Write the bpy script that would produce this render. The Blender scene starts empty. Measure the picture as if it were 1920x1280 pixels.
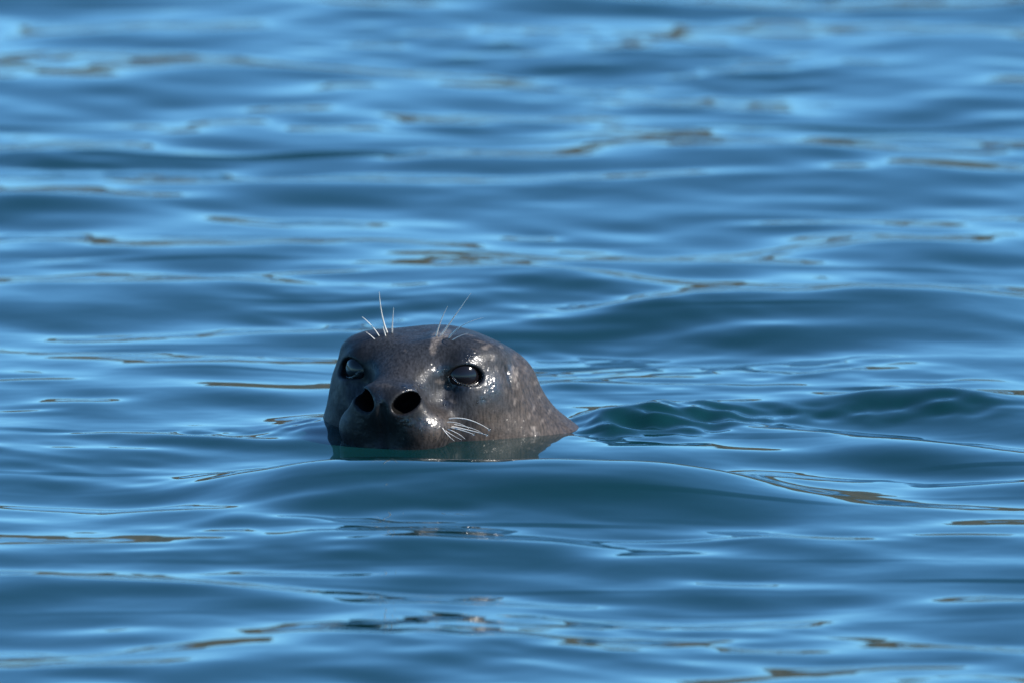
import bpy, math, random
import numpy as np
from mathutils import Vector, noise as mnoise

scene = bpy.context.scene
C = scene.collection
rad = math.radians

# ------------------------------------------------------------------ camera
PITCH = rad(9.0)
FOCAL, SENSOR, W, H = 600.0, 36.0, 1920.0, 1280.0
S = SENSOR / W / FOCAL                       # ray slope per photo pixel
SLANT = 16.0
LOWER = PITCH + math.atan(185 * S)           # pixel row 825 = waterline at the seal
CAM = np.array([0.0, -SLANT * math.cos(LOWER), SLANT * math.sin(LOWER)])
FWD = np.array([0.0, math.cos(PITCH), -math.sin(PITCH)])
UP = np.array([0.0, math.sin(PITCH), math.cos(PITCH)])
RIGHT = np.array([1.0, 0.0, 0.0])
cd = bpy.data.cameras.new('camera')
cam = bpy.data.objects.new('camera', cd)
C.objects.link(cam)
cam.location = CAM
cam.rotation_euler = (math.pi / 2 - PITCH, 0, 0)
cd.lens, cd.sensor_width = FOCAL, SENSOR
cd.clip_start, cd.clip_end = 0.5, 20000
cd.dof.use_dof = True
cd.dof.focus_distance = SLANT - 0.12
cd.dof.aperture_fstop = 8.0
scene.camera = cam

# ------------------------------------------------------------------ sky, sun, exposure
SUN_AZ, SUN_EL = rad(66), rad(38)            # azimuth: to the right of straight behind the camera
world = bpy.data.worlds.new('World')
scene.world = world
world.use_nodes = True
wn = world.node_tree.nodes
sky = wn.new('ShaderNodeTexSky')
sky.sky_type = 'NISHITA'
sky.sun_disc = False
sky.sun_elevation = SUN_EL
sky.sun_rotation = math.pi - SUN_AZ
sky.air_density, sky.dust_density, sky.ozone_density = 1.0, 0.0, 7.0
sky.altitude = 2500
bg = wn['Background']
bg.inputs['Strength'].default_value = 0.15
tint = wn.new('ShaderNodeMix')               # white balance of the whole sky
tint.data_type, tint.blend_type = 'RGBA', 'MULTIPLY'
tint.inputs['Factor'].default_value = 1.0
tint.inputs['B'].default_value = (0.70, 1.0, 1.0, 1)
world.node_tree.links.new(sky.outputs['Color'], tint.inputs['A'])
world.node_tree.links.new(tint.outputs['Result'], bg.inputs['Color'])
sd = bpy.data.lights.new('sun', 'SUN')
sd.energy, sd.angle, sd.color = 5.0, rad(0.53), (1.0, 0.95, 0.88)
sun = bpy.data.objects.new('sun', sd)
C.objects.link(sun)
SUNV = Vector((math.sin(SUN_AZ) * math.cos(SUN_EL), -math.cos(SUN_AZ) * math.cos(SUN_EL), math.sin(SUN_EL)))
sun.rotation_euler = SUNV.to_track_quat('Z', 'Y').to_euler()
vs = scene.view_settings
vs.view_transform, vs.look, vs.exposure, vs.gamma = 'Standard', 'None', 0.86, 1.0
scene.cycles.use_denoising = True
scene.cycles.max_bounces = 8

# ------------------------------------------------------------------ helpers
def ray(px, py):
    return FWD + RIGHT * (px - W / 2) * S + UP * (H / 2 - py) * S

def on_water(px, py, z=0.0):
    d = ray(px, py)
    return CAM + d * ((z - CAM[2]) / d[2])

def at_y(px, py, y):
    d = ray(px, py)
    return CAM + d * ((y - CAM[1]) / d[1])

def to_pixel(p):
    q = np.asarray(p) - CAM
    f = q @ FWD
    return W / 2 + (q @ RIGHT) / f / S, H / 2 - (q @ UP) / f / S

def mesh_object(name, verts, faces, material, parent=None, smooth=True):
    me = bpy.data.meshes.new(name)
    verts = np.asarray(verts, dtype=np.float32)
    faces = np.asarray(faces, dtype=np.int32)
    k = faces.shape[1]
    me.vertices.add(len(verts))
    me.vertices.foreach_set('co', verts.ravel())
    me.loops.add(faces.size)
    me.loops.foreach_set('vertex_index', faces.ravel())
    me.polygons.add(len(faces))
    me.polygons.foreach_set('loop_start', np.arange(0, faces.size, k, dtype=np.int32))
    me.polygons.foreach_set('loop_total', np.full(len(faces), k, dtype=np.int32))
    me.update(calc_edges=True)
    me.validate()
    if smooth:
        me.polygons.foreach_set('use_smooth', np.ones(len(me.polygons), dtype=bool))
    me.materials.append(material)
    o = bpy.data.objects.new(name, me)
    C.objects.link(o)
    if parent is not None:
        o.parent = parent
    return o

def material(name):
    m = bpy.data.materials.new(name)
    m.use_nodes = True
    nt = m.node_tree
    return m, nt.nodes, nt.links, nt.nodes['Principled BSDF']

# ------------------------------------------------------------------ materials
def water_material():
    m, n, l, p = material('sea_water')
    p.inputs['Base Color'].default_value = (0.0015, 0.018, 0.020, 1)
    p.inputs['Roughness'].default_value = 0.03
    p.inputs['IOR'].default_value = 1.333
    tc = n.new('ShaderNodeTexCoord')
    mp = n.new('ShaderNodeMapping')
    mp.inputs['Scale'].default_value = (14, 14, 14)
    nz = n.new('ShaderNodeTexNoise')
    nz.inputs['Scale'].default_value = 1.0
    nz.inputs['Detail'].default_value = 2.0
    bp = n.new('ShaderNodeBump')
    bp.inputs['Strength'].default_value = 1.0
    bp.inputs['Distance'].default_value = 0.0007
    l.new(tc.outputs['Object'], mp.inputs['Vector'])
    l.new(mp.outputs['Vector'], nz.inputs['Vector'])
    l.new(nz.outputs['Fac'], bp.inputs['Height'])
    l.new(bp.outputs['Normal'], p.inputs['Normal'])
    return m

def shore_material():
    m, n, l, p = material('wooded_hillside')
    tc = n.new('ShaderNodeTexCoord')
    nz = n.new('ShaderNodeTexNoise')
    nz.inputs['Scale'].default_value = 0.06
    nz.inputs['Detail'].default_value = 6
    cr = n.new('ShaderNodeValToRGB')
    cr.color_ramp.elements[0].color = (0.022, 0.026, 0.015, 1)
    cr.color_ramp.elements[1].color = (0.07, 0.064, 0.045, 1)
    cr.color_ramp.elements[0].position = 0.35
    cr.color_ramp.elements[1].position = 0.7
    l.new(tc.outputs['Object'], nz.inputs['Vector'])
    l.new(nz.outputs['Fac'], cr.inputs['Fac'])
    l.new(cr.outputs['Color'], p.inputs['Base Color'])
    p.inputs['Roughness'].default_value = 0.95
    return m

def skin_material():
    m, n, l, p = material('wet_seal_fur')
    at = n.new('ShaderNodeAttribute')
    at.attribute_name = 'fur_colour'
    tc = n.new('ShaderNodeTexCoord')
    nz = n.new('ShaderNodeTexNoise')
    nz.inputs['Scale'].default_value = 1.0
    nz.inputs['Detail'].default_value = 3
    lie = n.new('ShaderNodeMapping')              # hairs lie back along the head and down the neck
    lie.inputs['Rotation'].default_value = (0, 0.5, 0)
    lie.inputs['Scale'].default_value = (520, 300, 130)
    l.new(tc.outputs['Object'], lie.inputs['Vector'])
    l.new(lie.outputs['Vector'], nz.inputs['Vector'])
    mx = n.new('ShaderNodeMix')
    mx.data_type = 'RGBA'
    mx.blend_type = 'MULTIPLY'
    mx.inputs['Factor'].default_value = 1.0
    mr = n.new('ShaderNodeMapRange')
    mr.inputs['From Min'].default_value = 0.3
    mr.inputs['From Max'].default_value = 0.7
    mr.inputs['To Min'].default_value = 0.4
    mr.inputs['To Max'].default_value = 1.6
    l.new(nz.outputs['Fac'], mr.inputs['Value'])
    l.new(at.outputs['Color'], mx.inputs['A'])
    l.new(mr.outputs['Result'], mx.inputs['B'])
    l.new(mx.outputs['Result'], p.inputs['Base Color'])
    wet = n.new('ShaderNodeAttribute')
    wet.attribute_name = 'wet'
    rr = n.new('ShaderNodeMapRange')
    rr.inputs['To Min'].default_value = 0.55
    rr.inputs['To Max'].default_value = 0.25
    l.new(wet.outputs['Fac'], rr.inputs['Value'])
    l.new(rr.outputs['Result'], p.inputs['Roughness'])
    l.new(wet.outputs['Fac'], p.inputs['Coat Weight'])
    p.inputs['Specular IOR Level'].default_value = 0.22
    p.inputs['Coat Roughness'].default_value = 0.22
    p.inputs['Coat IOR'].default_value = 1.5
    fine = n.new('ShaderNodeTexNoise')
    fine.inputs['Scale'].default_value = 420
    fine.inputs['Detail'].default_value = 3
    l.new(tc.outputs['Object'], fine.inputs['Vector'])
    bp = n.new('ShaderNodeBump')
    bp.inputs['Strength'].default_value = 0.35
    bp.inputs['Distance'].default_value = 0.0008
    l.new(fine.outputs['Fac'], bp.inputs['Height'])
    l.new(bp.outputs['Normal'], p.inputs['Normal'])
    sp = n.new('ShaderNodeTexNoise')
    sp.inputs['Scale'].default_value = 170
    sp.inputs['Detail'].default_value = 1
    l.new(tc.outputs['Object'], sp.inputs['Vector'])
    cb = n.new('ShaderNodeBump')
    cb.inputs['Strength'].default_value = 1.0
    cb.inputs['Distance'].default_value = 0.0024
    l.new(sp.outputs['Fac'], cb.inputs['Height'])
    l.new(cb.outputs['Normal'], p.inputs['Coat Normal'])
    return m

def plain(name, col, rough, **kw):
    m, n, l, p = material(name)
    p.inputs['Base Color'].default_value = (*col, 1)
    p.inputs['Roughness'].default_value = rough
    for k, v in kw.items():
        p.inputs[k.replace('_', ' ')].default_value = v
    return m

M_WATER = water_material()
M_SHORE = shore_material()
M_SKIN = skin_material()
M_NOSTRIL = plain('nostril_shade', (0.002, 0.002, 0.002), 0.8, Specular_IOR_Level=0.1)  # lining coloured near black to stand for the shade inside the holes
M_EYE = plain('dark_eye', (0.006, 0.005, 0.006), 0.12, Specular_IOR_Level=0.3)
M_WHISKER = plain('pale_whisker', (0.75, 0.72, 0.66), 0.35)
M_DROP = plain('water_drop', (1, 1, 1), 0.15, Transmission_Weight=1.0, IOR=1.4)

# ------------------------------------------------------------------ seal shape: a signed distance field in head space (mm)
# head space: a = towards the seal's left side, b = forward along the snout, c = up; origin midway between the eyes
YAW = rad(21)
L_AX = np.array([math.cos(YAW), -math.sin(YAW), 0.0])
F_AX = np.array([-math.sin(YAW), -math.cos(YAW), 0.0])
U_AX = np.array([0.0, 0.0, 1.0])
ROT = np.stack([L_AX, F_AX, U_AX], axis=1)
ORIGIN = at_y(774, 698, 0.0)

def to_world(q):
    return ORIGIN + (np.asarray(q) @ ROT.T) / 1000.0

def to_head(p):
    return ((np.asarray(p) - ORIGIN) @ ROT) * 1000.0

def ell(p, c, r):
    q = p - np.array(c, dtype=p.dtype)
    r = np.array(r, dtype=p.dtype)
    k0 = np.sqrt(((q / r) ** 2).sum(-1))
    k1 = np.sqrt(((q / r ** 2) ** 2).sum(-1)) + 1e-9
    return k0 * (k0 - 1) / k1

def sup(p, c, r, e):
    q = np.abs(p - np.array(c, dtype=p.dtype))
    k0 = ((q / np.array(r, dtype=p.dtype)) ** e).sum(-1) ** (1 / e) + 1e-9
    return np.sqrt((q ** 2).sum(-1)) * (1 - 1 / k0)

def ell_rot(p, c, axes, r):
    q = (p - np.array(c, dtype=p.dtype)) @ np.array(axes, dtype=p.dtype).T
    return ell(q, (0, 0, 0), r)

def cone(p, p0, p1, r0, r1):
    p0, p1 = np.array(p0, dtype=p.dtype), np.array(p1, dtype=p.dtype)
    d = p1 - p0
    t = np.clip(((p - p0) @ d) / (d @ d), 0, 1)
    return np.sqrt(((p - p0 - t[..., None] * d) ** 2).sum(-1)) - (r0 + (r1 - r0) * t)

def smin(x, y, k):
    h = np.clip(0.5 + 0.5 * (y - x) / k, 0, 1)
    return y + (x - y) * h - k * h * (1 - h)

def smax(x, y, k):
    return -smin(-x, -y, k)

def unit(v):
    v = np.array(v, dtype=np.float64)
    return v / np.linalg.norm(v)

EYE_C = np.array([49.0, -1.5, 0.5])
EYE_R = 18.3
GAZE = unit((0.62, 0.72, 0.22))
EYE_T = unit(np.cross((0, 0, 1), GAZE))       # along the lids
EYE_N = np.cross(GAZE, EYE_T)
EYE_T, EYE_N = EYE_T * math.cos(rad(10)) + EYE_N * math.sin(rad(10)), EYE_N * math.cos(rad(10)) - EYE_T * math.sin(rad(10))
NOS_C = np.array([20.5, 70.0, -17.0])
NOS_D = unit((0.30, 0.92, 0.16))              # nostril faces forward
NOS_T = unit((0.80, -0.30, 0.48))
NOS_T = unit(NOS_T - NOS_D * (NOS_T @ NOS_D))
NOS_N = np.cross(NOS_D, NOS_T)
EAR0, EAR1 = np.array([86.5, -25.5, 3.0]), np.array([91.0, -25.0, -12.0])
BODY_DIR = ROT.T @ np.array([0.84, 0.54, 0.0])   # where the body trails off, in head space

TRUNK = [to_head(q) for q in ((0.11, 0.07, -0.150), (0.21, 0.112, -0.141), (0.38, 0.205, -0.171), (0.78, 0.46, -0.17), (0.97, 0.58, -0.18))]

def nostril_cut(p, grow=0.0):
    return ell_rot(p, NOS_C - NOS_D * 5, (NOS_T, NOS_D, NOS_N), (14.0 + grow, 27 + grow, 9.0 + grow))

def body_sdf(p):
    """p: (...,3) float array in head space, mm"""
    m = p.copy()
    m[..., 0] = np.sqrt(p[..., 0] ** 2 + 4.0)          # mirrored, softened at the midline
    d = sup(m, (0, -52, -22), (94, 88, 46), 2.4)            # skull
    d = smin(d, ell(m, (0, -50, -58), (106, 84, 46)), 22)   # jowls
    d = smin(d, cone(m, (0, 0, -16), (0, 52, -25), 40, 26), 20)   # bridge of the snout
    d = smin(d, ell(m, (0, -12, 2), (44, 38, 22)), 18)        # forehead
    d = smin(d, ell(m, (16, 57, -22), (22, 18, 18)), 12)      # nose pad, a lobe per nostril
    d = smin(d, ell(m, (25, 46, -46), (29, 29, 25)), 14)      # whisker pads
    d = smin(d, ell(m, (0, 42, -72), (42, 34, 24)), 18)       # lower jaw
    d = smin(d, ell(m, (44, -28, 15), (36, 34, 18)), 22)      # brow
    d = smin(d, np.sqrt(((m - EYE_C) ** 2).sum(-1)) - 19.8, 9)   # eyelids over the ball
    # hollow between eye and snout
    d = smax(d, -ell(m, (44, 38, -8), (13, 22, 14)), 16)
    # lid opening
    q = m - EYE_C
    t, n_, g = q @ EYE_T, q @ EYE_N, q @ GAZE
    op = np.sqrt((t / 14.5) ** 2 + ((n_ + 2.2) / 9.6) ** 2) - 1
    op = np.maximum(op * 8.0, 4 - g)
    d = smax(d, -op, 2.5)
    # nostrils and the groove under them
    d = smax(d, -nostril_cut(m), 3.5)
    groove = cone(p, (0, 79, -22), (0, 74, -62), 3.0, 3.0)
    d = smax(d, -groove, 5)
    # ear opening on both sides
    ear = cone(m, EAR0, EAR1, 2.6, 1.8)
    d = smax(d, -ear, 4)
    # neck and trunk (bend sideways, not mirrored)
    bd = BODY_DIR
    n0 = np.array([0.0, -70, -34])
    n1 = np.array([33.0, -78, -102])
    n2, n3, n4, n5, n6 = TRUNK
    k = cone(p, n0, n1, 66, 82)
    k = smin(k, cone(p, n1, n2, 82, 105), 40)
    k = smin(k, cone(p, n2, n3, 105, 124), 60)
    k = smin(k, cone(p, n3, n4, 124, 150), 60)
    k = smin(k, cone(p, n4, n5, 150, 75), 60)
    k = smin(k, cone(p, n5, n6, 75, 28), 30)
    side = np.cross(bd, (0, 0, 1.0))
    for s in (-1, 1):
        f0 = n3 + bd * 40 + side * s * 125 + np.array([0, 0, -60])
        ax = unit(bd * 0.75 + side * s * 0.55 + np.array([0, 0, -0.35]))
        up = unit(np.cross(ax, np.cross((0, 0, 1.0), ax)))
        k = smin(k, ell_rot(p, f0 + ax * 70, (ax, np.cross(up, ax), up), (120, 45, 16)), 25)
        h0 = n6 + side * s * 25
        hx = unit(bd + side * s * 0.25)
        k = smin(k, ell_rot(p, h0 + hx * 110, (hx, side, (0, 0, 1.0)), (150, 22, 60)), 25)
    return smin(d, k, 24)

def gradient(p, e=0.4):
    g = np.empty_like(p)
    for i in range(3):
        o = np.zeros(3, dtype=p.dtype)
        o[i] = e
        g[..., i] = body_sdf(p + o) - body_sdf(p - o)
    return g / (np.linalg.norm(g, axis=-1, keepdims=True) + 1e-12)

def pick(pixels):
    """points of the seal's surface seen through photo pixels (world), with normals"""
    px = np.array(pixels, dtype=np.float64)
    d = FWD + np.outer(px[:, 0] - W / 2, RIGHT) * S + np.outer(H / 2 - px[:, 1], UP) * S
    d /= np.linalg.norm(d, axis=1, keepdims=True)
    dl = d @ ROT
    p = to_head(CAM + d * (SLANT - 0.35))
    for _ in range(140):
        v = np.clip(body_sdf(p), -5, 25)
        p = p + dl * (v * 0.7)[:, None]
    return to_world(p), gradient(p) @ ROT.T, np.abs(body_sdf(p)) < 1.0

def steps(lo, hi, dense_lo, dense_hi, h, grow, cap):
    mid = np.arange(dense_lo, dense_hi + h * 0.5, h)
    def run(start, end, sgn):
        out, s, x = [], h, start
        while (end - x) * sgn > 0:
            s = min(s * grow, cap)
            x += s * sgn
            out.append(x)
        return out
    return np.array(run(mid[0], lo, -1)[::-1] + list(mid) + run(mid[-1], hi, 1))

def surface_nets(ga, gb, gc, f):
    na, nb, nc = len(ga), len(gb), len(gc)
    G = np.empty((na, nb, nc), dtype=np.float32)
    bb, cc = np.meshgrid(gb, gc, indexing='ij')
    for i in range(0, na, 12):
        aa = ga[i:i + 12]
        P = np.empty((len(aa), nb, nc, 3))
        P[..., 0] = aa[:, None, None]
        P[..., 1] = bb
        P[..., 2] = cc
        G[i:i + 12] = f(P)
    neg = G < 0
    cnt = np.zeros((na - 1, nb - 1, nc - 1), dtype=np.int8)
    for i in (0, 1):
        for j in (0, 1):
            for k in (0, 1):
                cnt += neg[i:na - 1 + i, j:nb - 1 + j, k:nc - 1 + k]
    mixed = (cnt > 0) & (cnt < 8)
    idx = np.full(mixed.shape, -1, dtype=np.int64)
    cells = np.argwhere(mixed)
    idx[mixed] = np.arange(len(cells))
    acc = np.zeros((len(cells), 3))
    num = np.zeros(len(cells))
    grids = (ga, gb, gc)
    corners = [(i, j, k) for i in (0, 1) for j in (0, 1) for k in (0, 1)]
    for c0 in corners:
        for ax in range(3):
            if c0[ax]:
                continue
            c1 = list(c0)
            c1[ax] = 1
            q0, q1 = cells + np.array(c0), cells + np.array(c1)
            v0 = G[q0[:, 0], q0[:, 1], q0[:, 2]]
            v1 = G[q1[:, 0], q1[:, 1], q1[:, 2]]
            m = (v0 < 0) != (v1 < 0)
            t = v0 / np.where(m, v0 - v1, 1)
            P0 = np.stack([grids[i][q0[:, i]] for i in range(3)], 1)
            P1 = np.stack([grids[i][q1[:, i]] for i in range(3)], 1)
            acc += np.where(m[:, None], P0 + (P1 - P0) * t[:, None], 0)
            num += m
    verts = acc / num[:, None]
    quads = []
    for ax in range(3):
        o1, o2 = [i for i in range(3) if i != ax]
        sl0 = [slice(1, -1)] * 3
        sl0[ax] = slice(0, -1)
        sl1 = list(sl0)
        sl1[ax] = slice(1, None)
        s0, s1 = neg[tuple(sl0)], neg[tuple(sl1)]
        for flip in (False, True):
            e = np.argwhere((s0 & ~s1) if not flip else (~s0 & s1))
            off = np.ones(3, dtype=int)
            off[ax] = 0
            e = e + off
            def cell(d1, d2):
                q = e.copy()
                q[:, o1] += d1
                q[:, o2] += d2
                return idx[q[:, 0], q[:, 1], q[:, 2]]
            qd = np.stack([cell(-1, -1), cell(0, -1), cell(0, 0), cell(-1, 0)], 1)
            if flip != (ax == 1):
                qd = qd[:, ::-1]
            quads.append(qd)
    return verts, np.concatenate(quads)

# ------------------------------------------------------------------ water
def smooth(x):
    x = np.clip(x, 0, 1)
    return x * x * (3 - 2 * x)

DENSE_X, DENSE_Y0, DENSE_Y1 = 0.75, -3.0, 3.6
def graded(lo, hi, d0, d1, h):
    mid = list(np.arange(d0, d1 + h * 0.5, h))
    def run(start, end, sgn):
        out, s, x = [], h, start
        while (end - x) * sgn > 0:
            s *= 1.02 if s < 0.05 else (1.08 if s < 0.5 else 1.3)
            x += s * sgn
            out.append(x)
        return out
    return np.array(run(mid[0], lo, -1)[::-1] + mid + run(mid[-1], hi, 1))
gx = graded(-6000, 6000, -DENSE_X, DENSE_X, 0.0048)
gy = graded(-4000, 9000, DENSE_Y0, DENSE_Y1, 0.0060)
X, Y = np.meshgrid(gx, gy)
SPX, SPY = np.meshgrid(np.gradient(gx), np.gradient(gy))
SP = np.maximum(SPX, SPY)

PXM = SLANT * S                         # metres across per photo pixel at the seal
rng = np.random.default_rng(11)
Z = np.zeros_like(X)
# wind ripples: many crossing wave trains, short-crested
for i in range(110):
    lam = math.exp(rng.uniform(math.log(0.07), math.log(0.9)))
    ang = rng.normal(0.25, 0.75)
    slope = 0.0070 * (lam / 0.3) ** 0.3
    k = 2 * math.pi / lam
    kx, ky = k * math.sin(ang), k * math.cos(ang)
    ok = smooth((lam * 0.22 - SP) / (lam * 0.12))
    Z += slope / k * np.cos(kx * X + ky * Y + rng.uniform(0, 6.283)) * ok

# patches of finer ripples
patch = np.zeros_like(X)
for i in range(9):
    k = 2 * math.pi / rng.uniform(0.35, 1.1)
    ang = rng.uniform(0, 6.283)
    patch += np.cos(k * (0.7 * math.sin(ang) * X + math.cos(ang) * Y) + rng.uniform(0, 6.283))
patch = smooth(patch / 4.0)
for i in range(46):
    lam = math.exp(rng.uniform(math.log(0.035), math.log(0.09)))
    ang = rng.normal(0.1, 0.6)
    k = 2 * math.pi / lam
    ok = smooth((lam * 0.25 - SP) / (lam * 0.1)) * patch
    Z += 0.0065 / k * np.cos(k * (math.sin(ang) * X + math.cos(ang) * Y) + rng.uniform(0, 6.283)) * ok

# the larger wavelets seen in the photograph: pixel centre, half width, half height, slope of the face towards the camera, tilt
BANDS = [
    (200, 65, 170, 16, .10, 0), (330, 160, 150, 24, .12, -4), (640, 146, 230, 10, .10, 1), (960, 242, 170, 14, .14, -3),
    (100, 300, 170, 15, .14, 1), (250, 335, 200, 14, .08, -2), (560, 368, 220, 22, .20, 0), (830, 316, 140, 14, .16, 2),
    (60, 394, 220, 14, .14, -1), (280, 556, 280, 18, .08, 0), (90, 595, 160, 18, .13, 0),
    (1160, 16, 140, 12, .10, 2), (1620, 24, 200, 12, .09, 0), (1720, 85, 180, 16, .12, 1), (1330, 155, 110, 14, .09, 0),
    (1220, 205, 120, 10, .08, 2), (1560, 312, 230, 20, .18, 1), (1800, 345, 170, 18, .13, 0), (1300, 350, 250, 12, .12, -1),
    (1660, 262, 160, 9, .08, 0), (1890, 280, 90, 12, .10, 3), (1000, 320, 110, 16, .10, 0), 
    (1170, 510, 170, 14, .14, 2), (1040, 545, 130, 16, .16, 4), (1400, 515, 130, 12, .09, 0), (1720, 590, 200, 20, .08, 1),
    (1250, 605, 200, 20, .13, -6), (1420, 645, 130, 12, .14, 0), (570, 640, 130, 16, .17, -2), (290, 690, 170, 12, .07, 0),
    (1090, 730, 80, 10, .12, 0), (480, 750, 160, 14, .07, 0), (180, 860, 170, 14, .08, 0), (430, 700, 120, 10, .06, 0),
    (430, 835, 210, 7, .24, 3), (1250, 955, 260, 30, .12, 2), (620, 935, 170, 26, .08, -6),
    (150, 965, 180, 18, .12, 2), (420, 985, 150, 14, .09, 5), (1330, 860, 190, 12, .10, 0), (1680, 850, 210, 22, .24, 6),
    (1560, 905, 120, 8, .08, -3), (1880, 915, 100, 12, .12, 0), (820, 1045, 180, 14, .12, 0), (1070, 1045, 110, 14, .10, 0),
    (1400, 1030, 170, 18, .15, 1), (1230, 1065, 130, 16, .10, -3), (1820, 960, 120, 10, .06, 0), (350, 1090, 200, 10, .06, 0),
    (120, 1112, 260, 16, .16, 2), (400, 1120, 160, 14, .12, 2), (760, 1140, 190, 12, .08, 0), (1500, 1110, 230, 13, .11, -1),
    (1080, 1135, 160, 10, .12, 0), (1870, 1140, 140, 16, .13, 0), (200, 1190, 220, 12, .07, 0), (1400, 1175, 200, 12, .06, 0),
    (1830, 1235, 170, 16, .12, 2), (200, 1262, 220, 10, .10, 0), (1700, 1265, 150, 8, .08, 0), (980, 1215, 180, 10, .05, 0),
    (700, 1085, 180, 7, .06, 0), (640, 470, 130, 10, .08, -2), (440, 480, 140, 10, .07, 0), (1880, 20, 100, 10, .05, 0),
]
def wavelet(cx, cy, hw, hh, sl, tilt, odd=False):
    global Z
    c = on_water(cx, cy)
    dy = (on_water(cx, cy - hh)[1] - on_water(cx, cy + hh)[1]) * 0.5
    dx = hw * PXM * (c[1] - CAM[1]) / -CAM[1]
    tt = math.tan(rad(tilt)) / math.sin(LOWER)
    i0, i1 = np.searchsorted(gx, (c[0] - 3.2 * dx, c[0] + 3.2 * dx))
    pad = 3.6 * dy + abs(tt) * 3.2 * dx
    j0, j1 = np.searchsorted(gy, (c[1] - pad, c[1] + pad))
    xs, ys = X[j0:j1, i0:i1] - c[0], Y[j0:j1, i0:i1] - c[1]
    v = (ys + tt * xs) / dy
    u = xs / dx
    if odd:
        Z[j0:j1, i0:i1] += sl * dy * v * np.exp(-0.5 * v * v - 0.62 * u * u)
        return
    w = v - 0.8
    Z[j0:j1, i0:i1] += sl * dy * 1.9 * (np.exp(-0.5 * (w / np.where(w < 0, 1.25, 0.8)) ** 2) - 0.45) * np.exp(-0.62 * u * u - 0.12 * w * w)
for (cx, cy, hw, hh, sl, tilt) in BANDS:
    wavelet(cx, cy, hw, hh, sl * 0.62, tilt)
# facets that lean away and mirror the far shore
for (cx, cy, hw, hh, tilt) in [
    (165, 757, 80, 8, -1), (50, 775, 60, 4, 0), (490, 880, 130, 5, -5), (120, 492, 60, 5, 0), (360, 523, 45, 4, 0), (620, 518, 75, 5, 0),
    (1010, 434, 35, 6, 0), (450, 458, 120, 4, -1), (1170, 584, 30, 4, 0), (1340, 565, 120, 3, -1), (1650, 542, 70, 6, -3), (1810, 536, 60, 6, 0),
    (1870, 212, 70, 9, 0), (1385, 262, 45, 8, -2), (1240, 240, 70, 7, 2), (560, 205, 60, 8, 0), (920, 285, 90, 6, 1), (740, 14, 120, 12, 0),
    (50, 717, 70, 4, 0), (1090, 708, 45, 5, 0), (1280, 722, 110, 3, 2), (1545, 702, 70, 4, -6), (1380, 1085, 80, 7, 0), (1290, 1016, 130, 4, 0),
    (1560, 1013, 120, 5, 1), (1780, 1007, 90, 5, 0), (290, 1036, 100, 5, -1), (50, 1088, 80, 5, 0), (800, 1106, 150, 5, 0), (160, 1222, 80, 6, 0),
    (1410, 1215, 80, 7, 0), (640, 1256, 90, 7, 0), (1250, 700, 40, 4, 0), (1090, 874, 60, 5, 4), (1240, 838, 60, 4, -3), (230, 660, 120, 3, -1),
    (350, 664, 110, 3, 1), (140, 815, 90, 4, -1), (1480, 412, 90, 5, 0), (1100, 160, 90, 8, 0)]:
    wavelet(cx, cy, hw, hh, -0.10, tilt, True)
# calmer in the lee of the head, then the swell that rises right in front of it
HEADC = on_water(810, 820)
Z *= 1 - 0.85 * np.exp(-((X - HEADC[0]) / 0.16) ** 2 - ((Y - HEADC[1]) / 0.2) ** 2)
def ridge_wave(crest, height, front, back):
    # a wavelet with a long face towards the camera and a steep back; crest given by photo pixels
    global Z
    c = [on_water(px, py, height * wgt) for px, py, wgt in crest]
    yc = np.interp(gx, [p[0] for p in c], [p[1] for p in c])
    ker = np.hanning(41) / np.hanning(41).sum()
    wx = np.interp(gx, [p[0] for p in c], [q[2] for q in crest], left=0, right=0)
    inner = (gx > -DENSE_X) & (gx < DENSE_X)
    yc[inner] = np.convolve(np.pad(yc[inner], 20, 'edge'), ker, 'valid')
    wx[inner] = np.convolve(np.pad(wx[inner], 20, 'edge'), ker, 'valid')
    v = Y - yc[None, :]
    j0, j1 = np.searchsorted(gy, (-4.5, 6.0))
    vv = v[j0:j1]
    Z[j0:j1] += height * wx[None, :] * np.exp(-0.5 * np.minimum((vv / np.where(vv < 0, front, back)) ** 2, 90))
ridge_wave([(250, 915, 0), (430, 885, .45), (540, 867, .85), (660, 858, 1), (780, 858, 1), (900, 864, 1), (1020, 873, .95), (1160, 886, .75), (1300, 893, .5), (1500, 892, .15), (1650, 890, 0)], 0.028, 0.105, 0.055)
for args in [(700, 925, 170, 7, .05, 1), (930, 905, 200, 8, .06, 1), (1080, 955, 190, 8, .05, 2), (640, 960, 150, 8, .05, -2), (860, 965, 210, 9, .05, 0), (520, 905, 120, 7, .05, -4), (1180, 920, 150, 8, .05, 2)]:
    wavelet(*args)
ridge_wave([(480, 1025, 0), (620, 1012, .6), (720, 1003, 1), (860, 1001, .9), (1000, 1010, .4), (1150, 1020, 0)], 0.008, 0.06, 0.03)
ridge_wave([(1120, 600, 0), (1260, 575, .6), (1400, 562, .9), (1600, 553, 1), (1760, 556, .9), (1900, 562, .7), (2050, 570, 0)], 0.020, 0.13, 0.07)
ridge_wave([(-100, 540, .6), (150, 535, .8), (400, 533, 1), (560, 540, .5), (700, 540, .3), (850, 530, .8), (980, 535, .6), (1100, 550, 0)], 0.012, 0.09, 0.06)
ridge_wave([(1380, 470, 0), (1560, 452, .7), (1690, 448, 1), (1800, 455, .7), (1900, 470, 0)], 0.014, 0.09, 0.06)
for (cx, cy, rx, ry, hgt) in [(605, 812, 0.035, 0.07, 0.009), (1045, 800, 0.045, 0.06, -0.009)]:   # water heaped at the cheek, drawn down by the neck
    c = on_water(cx, cy)
    Z += hgt * np.exp(-((X - c[0]) / rx) ** 2 - ((Y - c[1]) / ry) ** 2)
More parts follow.
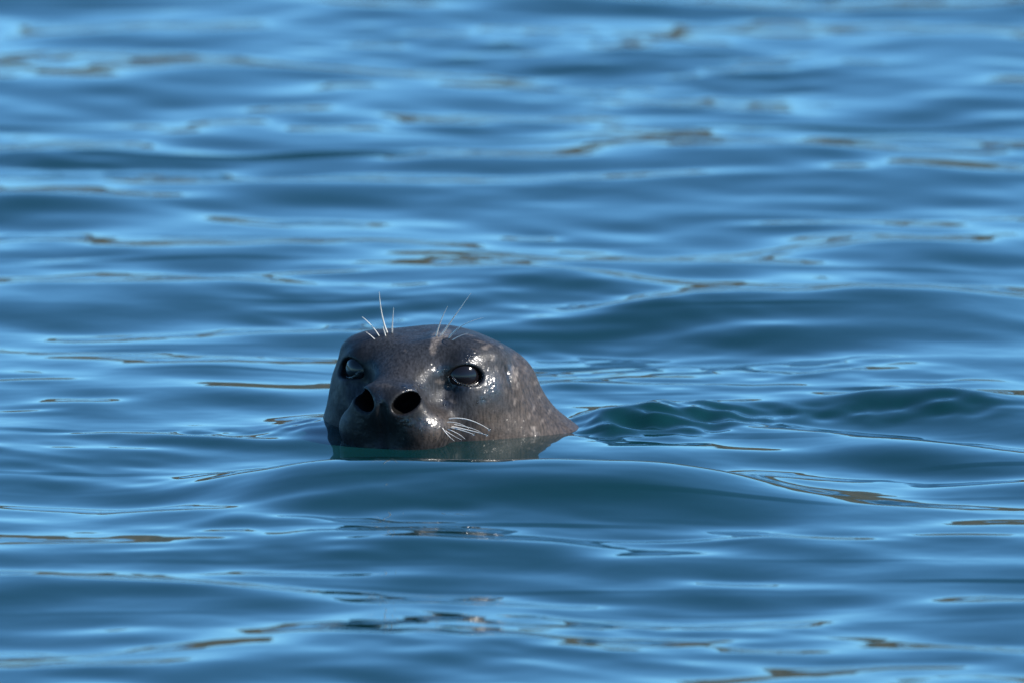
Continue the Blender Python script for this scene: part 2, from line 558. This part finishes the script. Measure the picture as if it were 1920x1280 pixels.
Z += 0.006 * np.exp(-((X - HEADC[0]) / 0.2) ** 2 - ((Y - HEADC[1]) / 0.17) ** 2)

# the choppy wash behind the head, where the back is just awash
def wash_mask(pts):
    m = np.zeros_like(X)
    for (cx, cy, hw, hh, a) in pts:
        c = on_water(cx, cy)
        dy = hh * PXM / math.sin(LOWER)
        m = np.maximum(m, a * np.exp(-0.5 * ((X - c[0]) / (hw * PXM)) ** 2 - 0.5 * ((Y - c[1]) / dy) ** 2))
    return m
WASH = wash_mask([(1130, 806, 50, 12, .9), (1200, 803, 60, 14, 1.0), (1290, 793, 70, 12, 1.0), (1390, 782, 70, 8, .7), (1500, 772, 60, 6, .5), (1650, 770, 60, 8, .5), (1800, 768, 70, 8, .4), (570, 812, 60, 6, .45), (450, 815, 90, 5, .3)])
for i in range(34):                       # short, sharp-crested chop, each train bent by a slower one
    lam = math.exp(rng.uniform(math.log(0.028), math.log(0.065)))
    ang = rng.uniform(0, 6.283)
    k = 2 * math.pi / lam
    bend = 1.6 * np.sin(9 * math.cos(ang * 3) * X + 11 * math.sin(ang * 2) * Y + i)
    ph = 0.5 * k * (math.sin(ang) * X + math.cos(ang) * Y) + bend + rng.uniform(0, 6.283)
    Z += WASH * 0.21 / k * (0.64 - np.sqrt(np.sin(ph) ** 2 + 0.02))

ridge_wave([(1070, 790, 0), (1110, 774, .9), (1200, 767, 1), (1300, 760, .9), (1420, 756, .6), (1560, 750, .4), (1640, 744, .9), (1720, 748, .3), (1800, 742, .9), (1950, 750, 0)], 0.011, 0.045, 0.04)
for args in [(1190, 798, 100, 11, .16, -3), (1310, 775, 90, 7, .13, -3), (1630, 757, 45, 6, .22, 0), (1770, 762, 70, 9, .2, 2)]:
    wavelet(*args)

nyw, nxw = X.shape
verts = np.stack([X.ravel(), Y.ravel(), Z.ravel()], 1)
ii = np.arange(nyw * nxw).reshape(nyw, nxw)
faces = np.stack([ii[:-1, :-1].ravel(), ii[:-1, 1:].ravel(), ii[1:, 1:].ravel(), ii[1:, :-1].ravel()], 1)
water = mesh_object('sea_water', verts, faces, M_WATER)
water['kind'] = 'structure'
water['label'] = 'rippled blue sea water reflecting the sky'

# ------------------------------------------------------------------ far wooded shore, seen only mirrored in the ripples
sx = np.linspace(-2500, 2500, 420)
sy = np.linspace(0, 1, 26)
SX, SY = np.meshgrid(sx, sy)
ridge = np.array([43 + 8 * mnoise.noise(Vector((x * 0.004, 0, 0))) + 5 * mnoise.noise(Vector((x * 0.021, 3, 0))) for x in sx])
lump = np.array([[mnoise.noise(Vector((x * 0.09, s * 9, 7))) for x in sx] for s in sy])
SZ = -2 + (ridge[None, :] + 2) * np.sin(np.minimum(SY * 1.25, 1) * math.pi / 2) ** 0.7 + lump * 3.0 * (SY > 0.02)
SYW = 480 + SY * 160 + 25 * np.sin(SX * 0.006)
ii = np.arange(SX.size).reshape(SX.shape)
faces = np.stack([ii[:-1, :-1].ravel(), ii[:-1, 1:].ravel(), ii[1:, 1:].ravel(), ii[1:, :-1].ravel()], 1)
shore = mesh_object('hill', np.stack([SX.ravel(), SYW.ravel(), SZ.ravel()], 1), faces, M_SHORE)
shore['kind'] = 'structure'
shore['label'] = 'low wooded hillside along the far shore'

# ------------------------------------------------------------------ the seal
root = bpy.data.objects.new('harbour_seal', None)
C.objects.link(root)
root['label'] = 'dark grey spotted seal swimming with its wet head above blue water'
root['category'] = 'seal'

ga = steps(-330, 1500, -104, 160, 1.7, 1.18, 26)
gb = steps(-1250, 120, -150, 84, 1.7, 1.18, 26)
gc = steps(-560, 60, -72, 46, 1.7, 1.18, 22)
sv, sq = surface_nets(ga, gb, gc, body_sdf)
for _ in range(2):
    v = body_sdf(sv)
    g = gradient(sv)
    near = np.abs(v) < 3
    sv = sv - np.where(near, v, 0)[:, None] * g
wv = to_world(sv)
spx, spy = to_pixel(wv)

# split off the nostril linings as parts of their own
fc = sv[sq].mean(1)
mfc = fc.copy()
mfc[:, 0] = np.abs(mfc[:, 0])
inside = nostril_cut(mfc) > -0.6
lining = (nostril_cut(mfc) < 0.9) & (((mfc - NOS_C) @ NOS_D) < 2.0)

def sub_mesh(mask):
    q = sq[mask]
    u, inv = np.unique(q, return_inverse=True)
    return u, inv.reshape(q.shape)

u, q = sub_mesh(~lining)
body = mesh_object('body', wv[u], q, M_SKIN, root)
BODY_IDX = u
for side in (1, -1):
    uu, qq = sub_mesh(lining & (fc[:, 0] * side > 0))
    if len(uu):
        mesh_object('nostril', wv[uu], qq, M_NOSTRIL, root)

# fur colour: brown-grey, darker on the crown, pale flecks and a pale brow patch
def nz3(P, s, o=0.0):
    return np.array([mnoise.noise(Vector((p[0] * s + o, p[1] * s, p[2] * s))) for p in P])
bv = sv[u]
vis = (bv[:, 2] > -95) & (bv[:, 1] > -330)
n1 = np.zeros(len(bv)); n2 = np.zeros(len(bv)); n3 = np.zeros(len(bv))
n1[vis], n2[vis], n3[vis] = nz3(bv[vis], 0.035), nz3(bv[vis], 0.11, 9), nz3(bv[vis], 0.35, 5)
DARK, BROWN, PALE = np.array([0.016, 0.017, 0.020]), np.array([0.036, 0.027, 0.021]), np.array([0.12, 0.10, 0.085])
vpx, vpy = spx[u], spy[u]
brown = smooth((vpx - 925) / 50) * smooth((vpy - 640) / 40)
brown = np.maximum(brown, smooth((vpx - 860) / 60) * smooth((vpy - 745) / 40))
brown = np.maximum(brown, np.exp(-(((vpx - 800) / 70) ** 2 + ((vpy - 800) / 35) ** 2)))
brown = np.clip(brown + 0.3 * n1, 0, 1)
col = DARK + (BROWN - DARK) * brown[:, None]
col *= (1 + 0.2 * n2 + 0.1 * n3)[:, None]
FLECKS = [  # pixel, half sizes, angle, strength: the coat's pale marks on its left side
    (819, 634, 12, 14, 20, .8), (812, 652, 8, 14, 10, .85), (834, 626, 14, 9, -25, .65), (909, 652, 9, 4, 10, .55), (917, 648, 7, 4, 0, .5),
    (924, 670, 5, 7, 0, .5), (966, 703, 6, 16, 12, .9), (961, 692, 4, 9, 10, .8), (971, 722, 4, 10, 15, .5), (966, 752, 3, 9, 15, .5),
    (1001, 803, 7, 6, 40, .9), (1003, 812, 10, 4, 0, .6), (992, 780, 3, 8, 10, .4), (1016, 790, 3, 8, 20, .4), (980, 745, 2, 8, 10, .3),
    (1012, 742, 3, 9, 25, .35), (1030, 770, 3, 9, 30, .35), (1005, 715, 4, 8, 25, .4), (985, 690, 3, 7, 20, .3), (965, 668, 4, 6, 30, .35),
    (826, 715, 11, 5, 5, .45), (842, 727, 12, 3, 35, .25), (850, 752, 9, 4, 20, .3), (900, 640, 14, 2, 15, .3), (880, 628, 12, 2, 12, .3),
    (930, 690, 4, 6, 0, .3), (948, 730, 3, 8, 0, .25), (760, 657, 2, 4, 0, .3), (1000, 765, 3, 8, 15, .35), (955, 780, 3, 8, 5, .25),
    (890, 655, 10, 2, 20, .25), (940, 650, 6, 3, 30, .35), (845, 795, 22, 8, 10, .25), (815, 785, 18, 10, 0, .25), (720, 722, 18, 5, 5, .15),
]
cp, cn, cok = pick([f[:2] for f in FLECKS])
for (fx, fy, rx, ry, an, st), c in zip(FLECKS, cp):
    dx, dy = vpx - fx, vpy - fy
    ca, sa = math.cos(rad(an)), math.sin(rad(an))
    e = ((dx * ca + dy * sa) / rx) ** 2 + ((-dx * sa + dy * ca) / ry) ** 2
    w = smooth(1.15 - e * 0.95 + 0.45 * n3) * (np.linalg.norm(wv[u] - c, axis=1) < 0.05) * st
    col += (PALE - col) * w[:, None]
# near-black lid rims and ear slit
mv = bv.copy(); mv[:, 0] = np.abs(mv[:, 0])
qe = mv - EYE_C
rim = np.exp(-(((np.linalg.norm(qe, axis=1) - 19) / 3.5) ** 2)) * (qe @ GAZE > 2)
col *= (1 - 0.75 * np.clip(rim, 0, 1))[:, None]
orbit = np.exp(-(np.linalg.norm(mv - (EYE_C + GAZE * 14 + EYE_N * 9), axis=1) / 15) ** 2)
col *= (1 - 0.6 * orbit)[:, None]
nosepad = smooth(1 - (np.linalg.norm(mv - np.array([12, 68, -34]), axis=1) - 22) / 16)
col *= (1 - 0.7 * nosepad)[:, None]  # dark muzzle fur, plus shade below the nose painted in
ear_dark = np.exp(-(np.maximum(cone(mv, EAR0, EAR1, 0, 0), 0) / 4.0) ** 2)
col *= (1 - 0.75 * ear_dark)[:, None]
for (x_, y_, rx, ry, st) in [(858, 664, 30, 16, .6), (672, 668, 38, 26, .55), (842, 690, 14, 8, .5), (690, 800, 60, 30, .45)]:  # dark patches round the eyes; the last paints shade on the muzzle's far side
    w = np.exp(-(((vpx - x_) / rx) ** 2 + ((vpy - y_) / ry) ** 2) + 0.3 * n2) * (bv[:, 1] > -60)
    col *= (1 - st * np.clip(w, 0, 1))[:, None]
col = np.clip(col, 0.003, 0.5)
wet = np.clip(0.05 + 0.15 * n1 + 0.12 * n2, 0.0, 1)
WET = [(922, 722, 18, 22), (880, 670, 20, 16), (826, 692, 20, 11), (848, 706, 14, 10), (800, 792, 26, 14), (765, 790, 18, 10), (770, 725, 26, 8), (836, 757, 10, 10), (712, 742, 10, 16), (870, 722, 24, 8), (955, 700, 5, 18), (905, 748, 8, 8)]
for (x_, y_, rx, ry) in WET:
    wet = np.maximum(wet, np.exp(-(((vpx - x_) / rx) ** 2 + ((vpy - y_) / ry) ** 2)) * (bv[:, 1] > -90))
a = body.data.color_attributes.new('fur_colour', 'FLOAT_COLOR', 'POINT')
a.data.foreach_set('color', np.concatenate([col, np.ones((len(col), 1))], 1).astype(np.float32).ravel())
a = body.data.attributes.new('wet', 'FLOAT', 'POINT')
a.data.foreach_set('value', wet.astype(np.float32))

# eyes
def uv_ball(seg=40, rings=24):
    vs_, fs = [(0, 0, 1)], []
    for i in range(1, rings):
        t = math.pi * i / rings
        for j in range(seg):
            p = 2 * math.pi * j / seg
            vs_.append((math.sin(t) * math.cos(p), math.sin(t) * math.sin(p), math.cos(t)))
    vs_.append((0, 0, -1))
    last = len(vs_) - 1
    for j in range(seg):
        k = (j + 1) % seg
        fs.append((0, 1 + j, 1 + k, 1 + k))
        b = 1 + (rings - 2) * seg
        fs.append((last, b + k, b + j, b + j))
        for i in range(rings - 2):
            s0, s1 = 1 + i * seg, 1 + (i + 1) * seg
            fs.append((s0 + j, s1 + j, s1 + k, s0 + k))
    return np.array(vs_), fs

def poly_object(name, verts, faces, mat, parent):
    me = bpy.data.meshes.new(name)
    me.from_pydata([tuple(v) for v in verts], [], [tuple(dict.fromkeys(f)) for f in faces])
    me.polygons.foreach_set('use_smooth', np.ones(len(me.polygons), dtype=bool))
    me.materials.append(mat)
    o = bpy.data.objects.new(name, me)
    C.objects.link(o)
    o.parent = parent
    return o

bv_, bf_ = uv_ball()
for s in (1, -1):
    c = EYE_C * np.array([s, 1, 1])
    poly_object('eye', to_world(c + bv_ * EYE_R), bf_, M_EYE, root)

# whiskers: base pixel, via pixels, tip pixel; base lies on the skin, the rest leans out by a few cm
def tube(name, pts, r0, r1, mat, parent, n=6):
    P = np.array(pts)
    t = np.linspace(0, 1, len(P))
    tt = np.linspace(0, 1, 14)
    deg = min(3 if len(P) > 4 else 2, len(P) - 1)
    Q = np.stack([np.polyval(np.polyfit(t, P[:, i], deg), tt) for i in range(3)], 1)
    vs_, fs = [], []
    for i, q in enumerate(Q):
        d = unit(Q[min(i + 1, 13)] - Q[max(i - 1, 0)])
        a1 = unit(np.cross(d, (0.3, 1, 0.2)))
        a2 = np.cross(d, a1)
        r = r0 + (r1 - r0) * tt[i]
        for j in range(n):
            p = 2 * math.pi * j / n
            vs_.append(q + (a1 * math.cos(p) + a2 * math.sin(p)) * r)
    for i in range(13):
        for j in range(n):
            k = (j + 1) % n
            fs.append((i * n + j, i * n + k, (i + 1) * n + k, (i + 1) * n + j))
    return poly_object(name, vs_, fs, mat, parent)

WHISKERS = [
    ('brow_whisker', [(817, 629), (826, 603), (839, 575)], 30, 1.0), ('brow_whisker', [(826, 628), (853, 592), (883, 550)], 40, 1.1),
    ('brow_whisker', [(841, 633), (866, 611), (906, 596)], 30, .8), ('brow_whisker', [(846, 637), (862, 630), (878, 625)], 8, .45),
    ('brow_whisker', [(726, 623), (716, 590), (711, 548)], 40, 1.2), ('brow_whisker', [(735, 623), (736, 602), (738, 577)], 30, .95),
    ('brow_whisker', [(723, 629), (720, 620), (718, 612)], 8, .8), ('brow_whisker', [(711, 629), (697, 611), (679, 594)], 25, .7),
    ('brow_whisker', [(703, 635), (694, 628), (686, 622)], 10, .5),
    ('muzzle_whisker', [(842, 784), (878, 786), (918, 805)], 25, .8), ('muzzle_whisker', [(848, 799), (880, 806), (914, 815)], 28, .9),
    ('muzzle_whisker', [(846, 801), (866, 806), (889, 814)], 22, .9), ('muzzle_whisker', [(840, 803), (858, 812), (872, 822)], 22, .6),
    ('muzzle_whisker', [(836, 806), (850, 816), (866, 824)], 20, .5), ('muzzle_whisker', [(838, 790), (860, 793), (880, 803)], 18, .5),
    ('muzzle_whisker', [(830, 800), (840, 815), (852, 826)], 18, .5), ('muzzle_whisker', [(852, 795), (884, 802), (905, 812)], 22, .5),
]
wp, wnn, _ = pick([w[1][0] for w in WHISKERS])
BEADS = []
for (name, px, lean, th), b, nn in zip(WHISKERS, wp, wnn):
    pts = [b - nn * 0.001]
    for i, q in enumerate(px[1:], 1):
        pts.append(at_y(q[0], q[1], b[1] - 0.001 * lean * 0.5 * i))
    if px[-1] in ((914, 815), (889, 814), (918, 805)):
        BEADS.append(pts[-1])
    tube(name, pts, 0.00085 * th, 0.0002 * th, M_WHISKER, root)

# the wet rim of the lower lid
for s_ in (1, -1):
    rim_pts = []
    for i in range(9):
        f = math.pi * (0.06 + 0.88 * i / 8)
        t, n_ = 13.6 * math.cos(f), -2.2 - 8.6 * math.sin(f)
        g = math.sqrt(max(EYE_R ** 2 - t * t - n_ * n_, 0)) + 0.7
        rim_pts.append(to_world((EYE_C + EYE_T * t + EYE_N * n_ + GAZE * g) * np.array([s_, 1, 1])))
    tube('tear_film', rim_pts, 0.0010, 0.0009, M_DROP, root)

# water drops clinging to the fur
random.seed(4)
DROPS = []
def cluster(cx, cy, rx, ry, n, r):
    for _ in range(n):
        DROPS.append((random.gauss(cx, rx), random.gauss(cy, ry), r * random.uniform(.5, 1.2)))
cluster(920, 726, 4, 8, 8, 2.2); cluster(879, 671, 5, 6, 8, 2.2); cluster(828, 692, 7, 3, 6, 2.2); cluster(795, 792, 12, 4, 9, 2.2)
cluster(845, 705, 6, 5, 9, 1.8); cluster(835, 757, 4, 4, 5, 2.0); cluster(770, 728, 12, 2.5, 12, 1.6); cluster(741, 780, 3, 4, 3, 2.0)
cluster(815, 805, 20, 9, 26, 1.5); cluster(765, 790, 8, 5, 8, 1.8); cluster(710, 745, 3, 8, 10, 1.4); cluster(900, 748, 8, 5, 4, 1.6)
cluster(870, 720, 12, 2, 10, 1.6); cluster(800, 770, 8, 10, 10, 1.2); cluster(780, 810, 30, 6, 14, 1.2)
for i in range(20):                          # wet lower lid
    t = i / 19 * math.pi
    DROPS.append((876 - 31 * math.cos(t), 699 + 22 * math.sin(t) + random.uniform(-1.5, 1.5), random.uniform(1.0, 2.2)))
dp, dn, dok = pick([d[:2] for d in DROPS])
bs, fs_ = uv_ball(10, 6)
allv, allf = [], []
for (x_, y_, r), p, nn, ok in zip(DROPS, dp, dn, dok):
    if not ok:
        continue
    t1 = unit(np.cross(nn, (0.1, 0.2, 1)))
    t2 = np.cross(nn, t1)
    r_ = r * PXM
    base = len(allv)
    for b in bs:
        allv.append(p + (t1 * b[0] + t2 * b[1]) * r_ + nn * b[2] * r_ * 0.4)
    allf += [tuple(base + k for k in f) for f in fs_]
for p in BEADS:
    base = len(allv)
    allv += [p + b * 2.2 * PXM for b in bs]
    allf += [tuple(base + k for k in f) for f in fs_]
drops = poly_object('water_drops', allv, allf, M_DROP, root)
drops['kind'] = 'stuff'
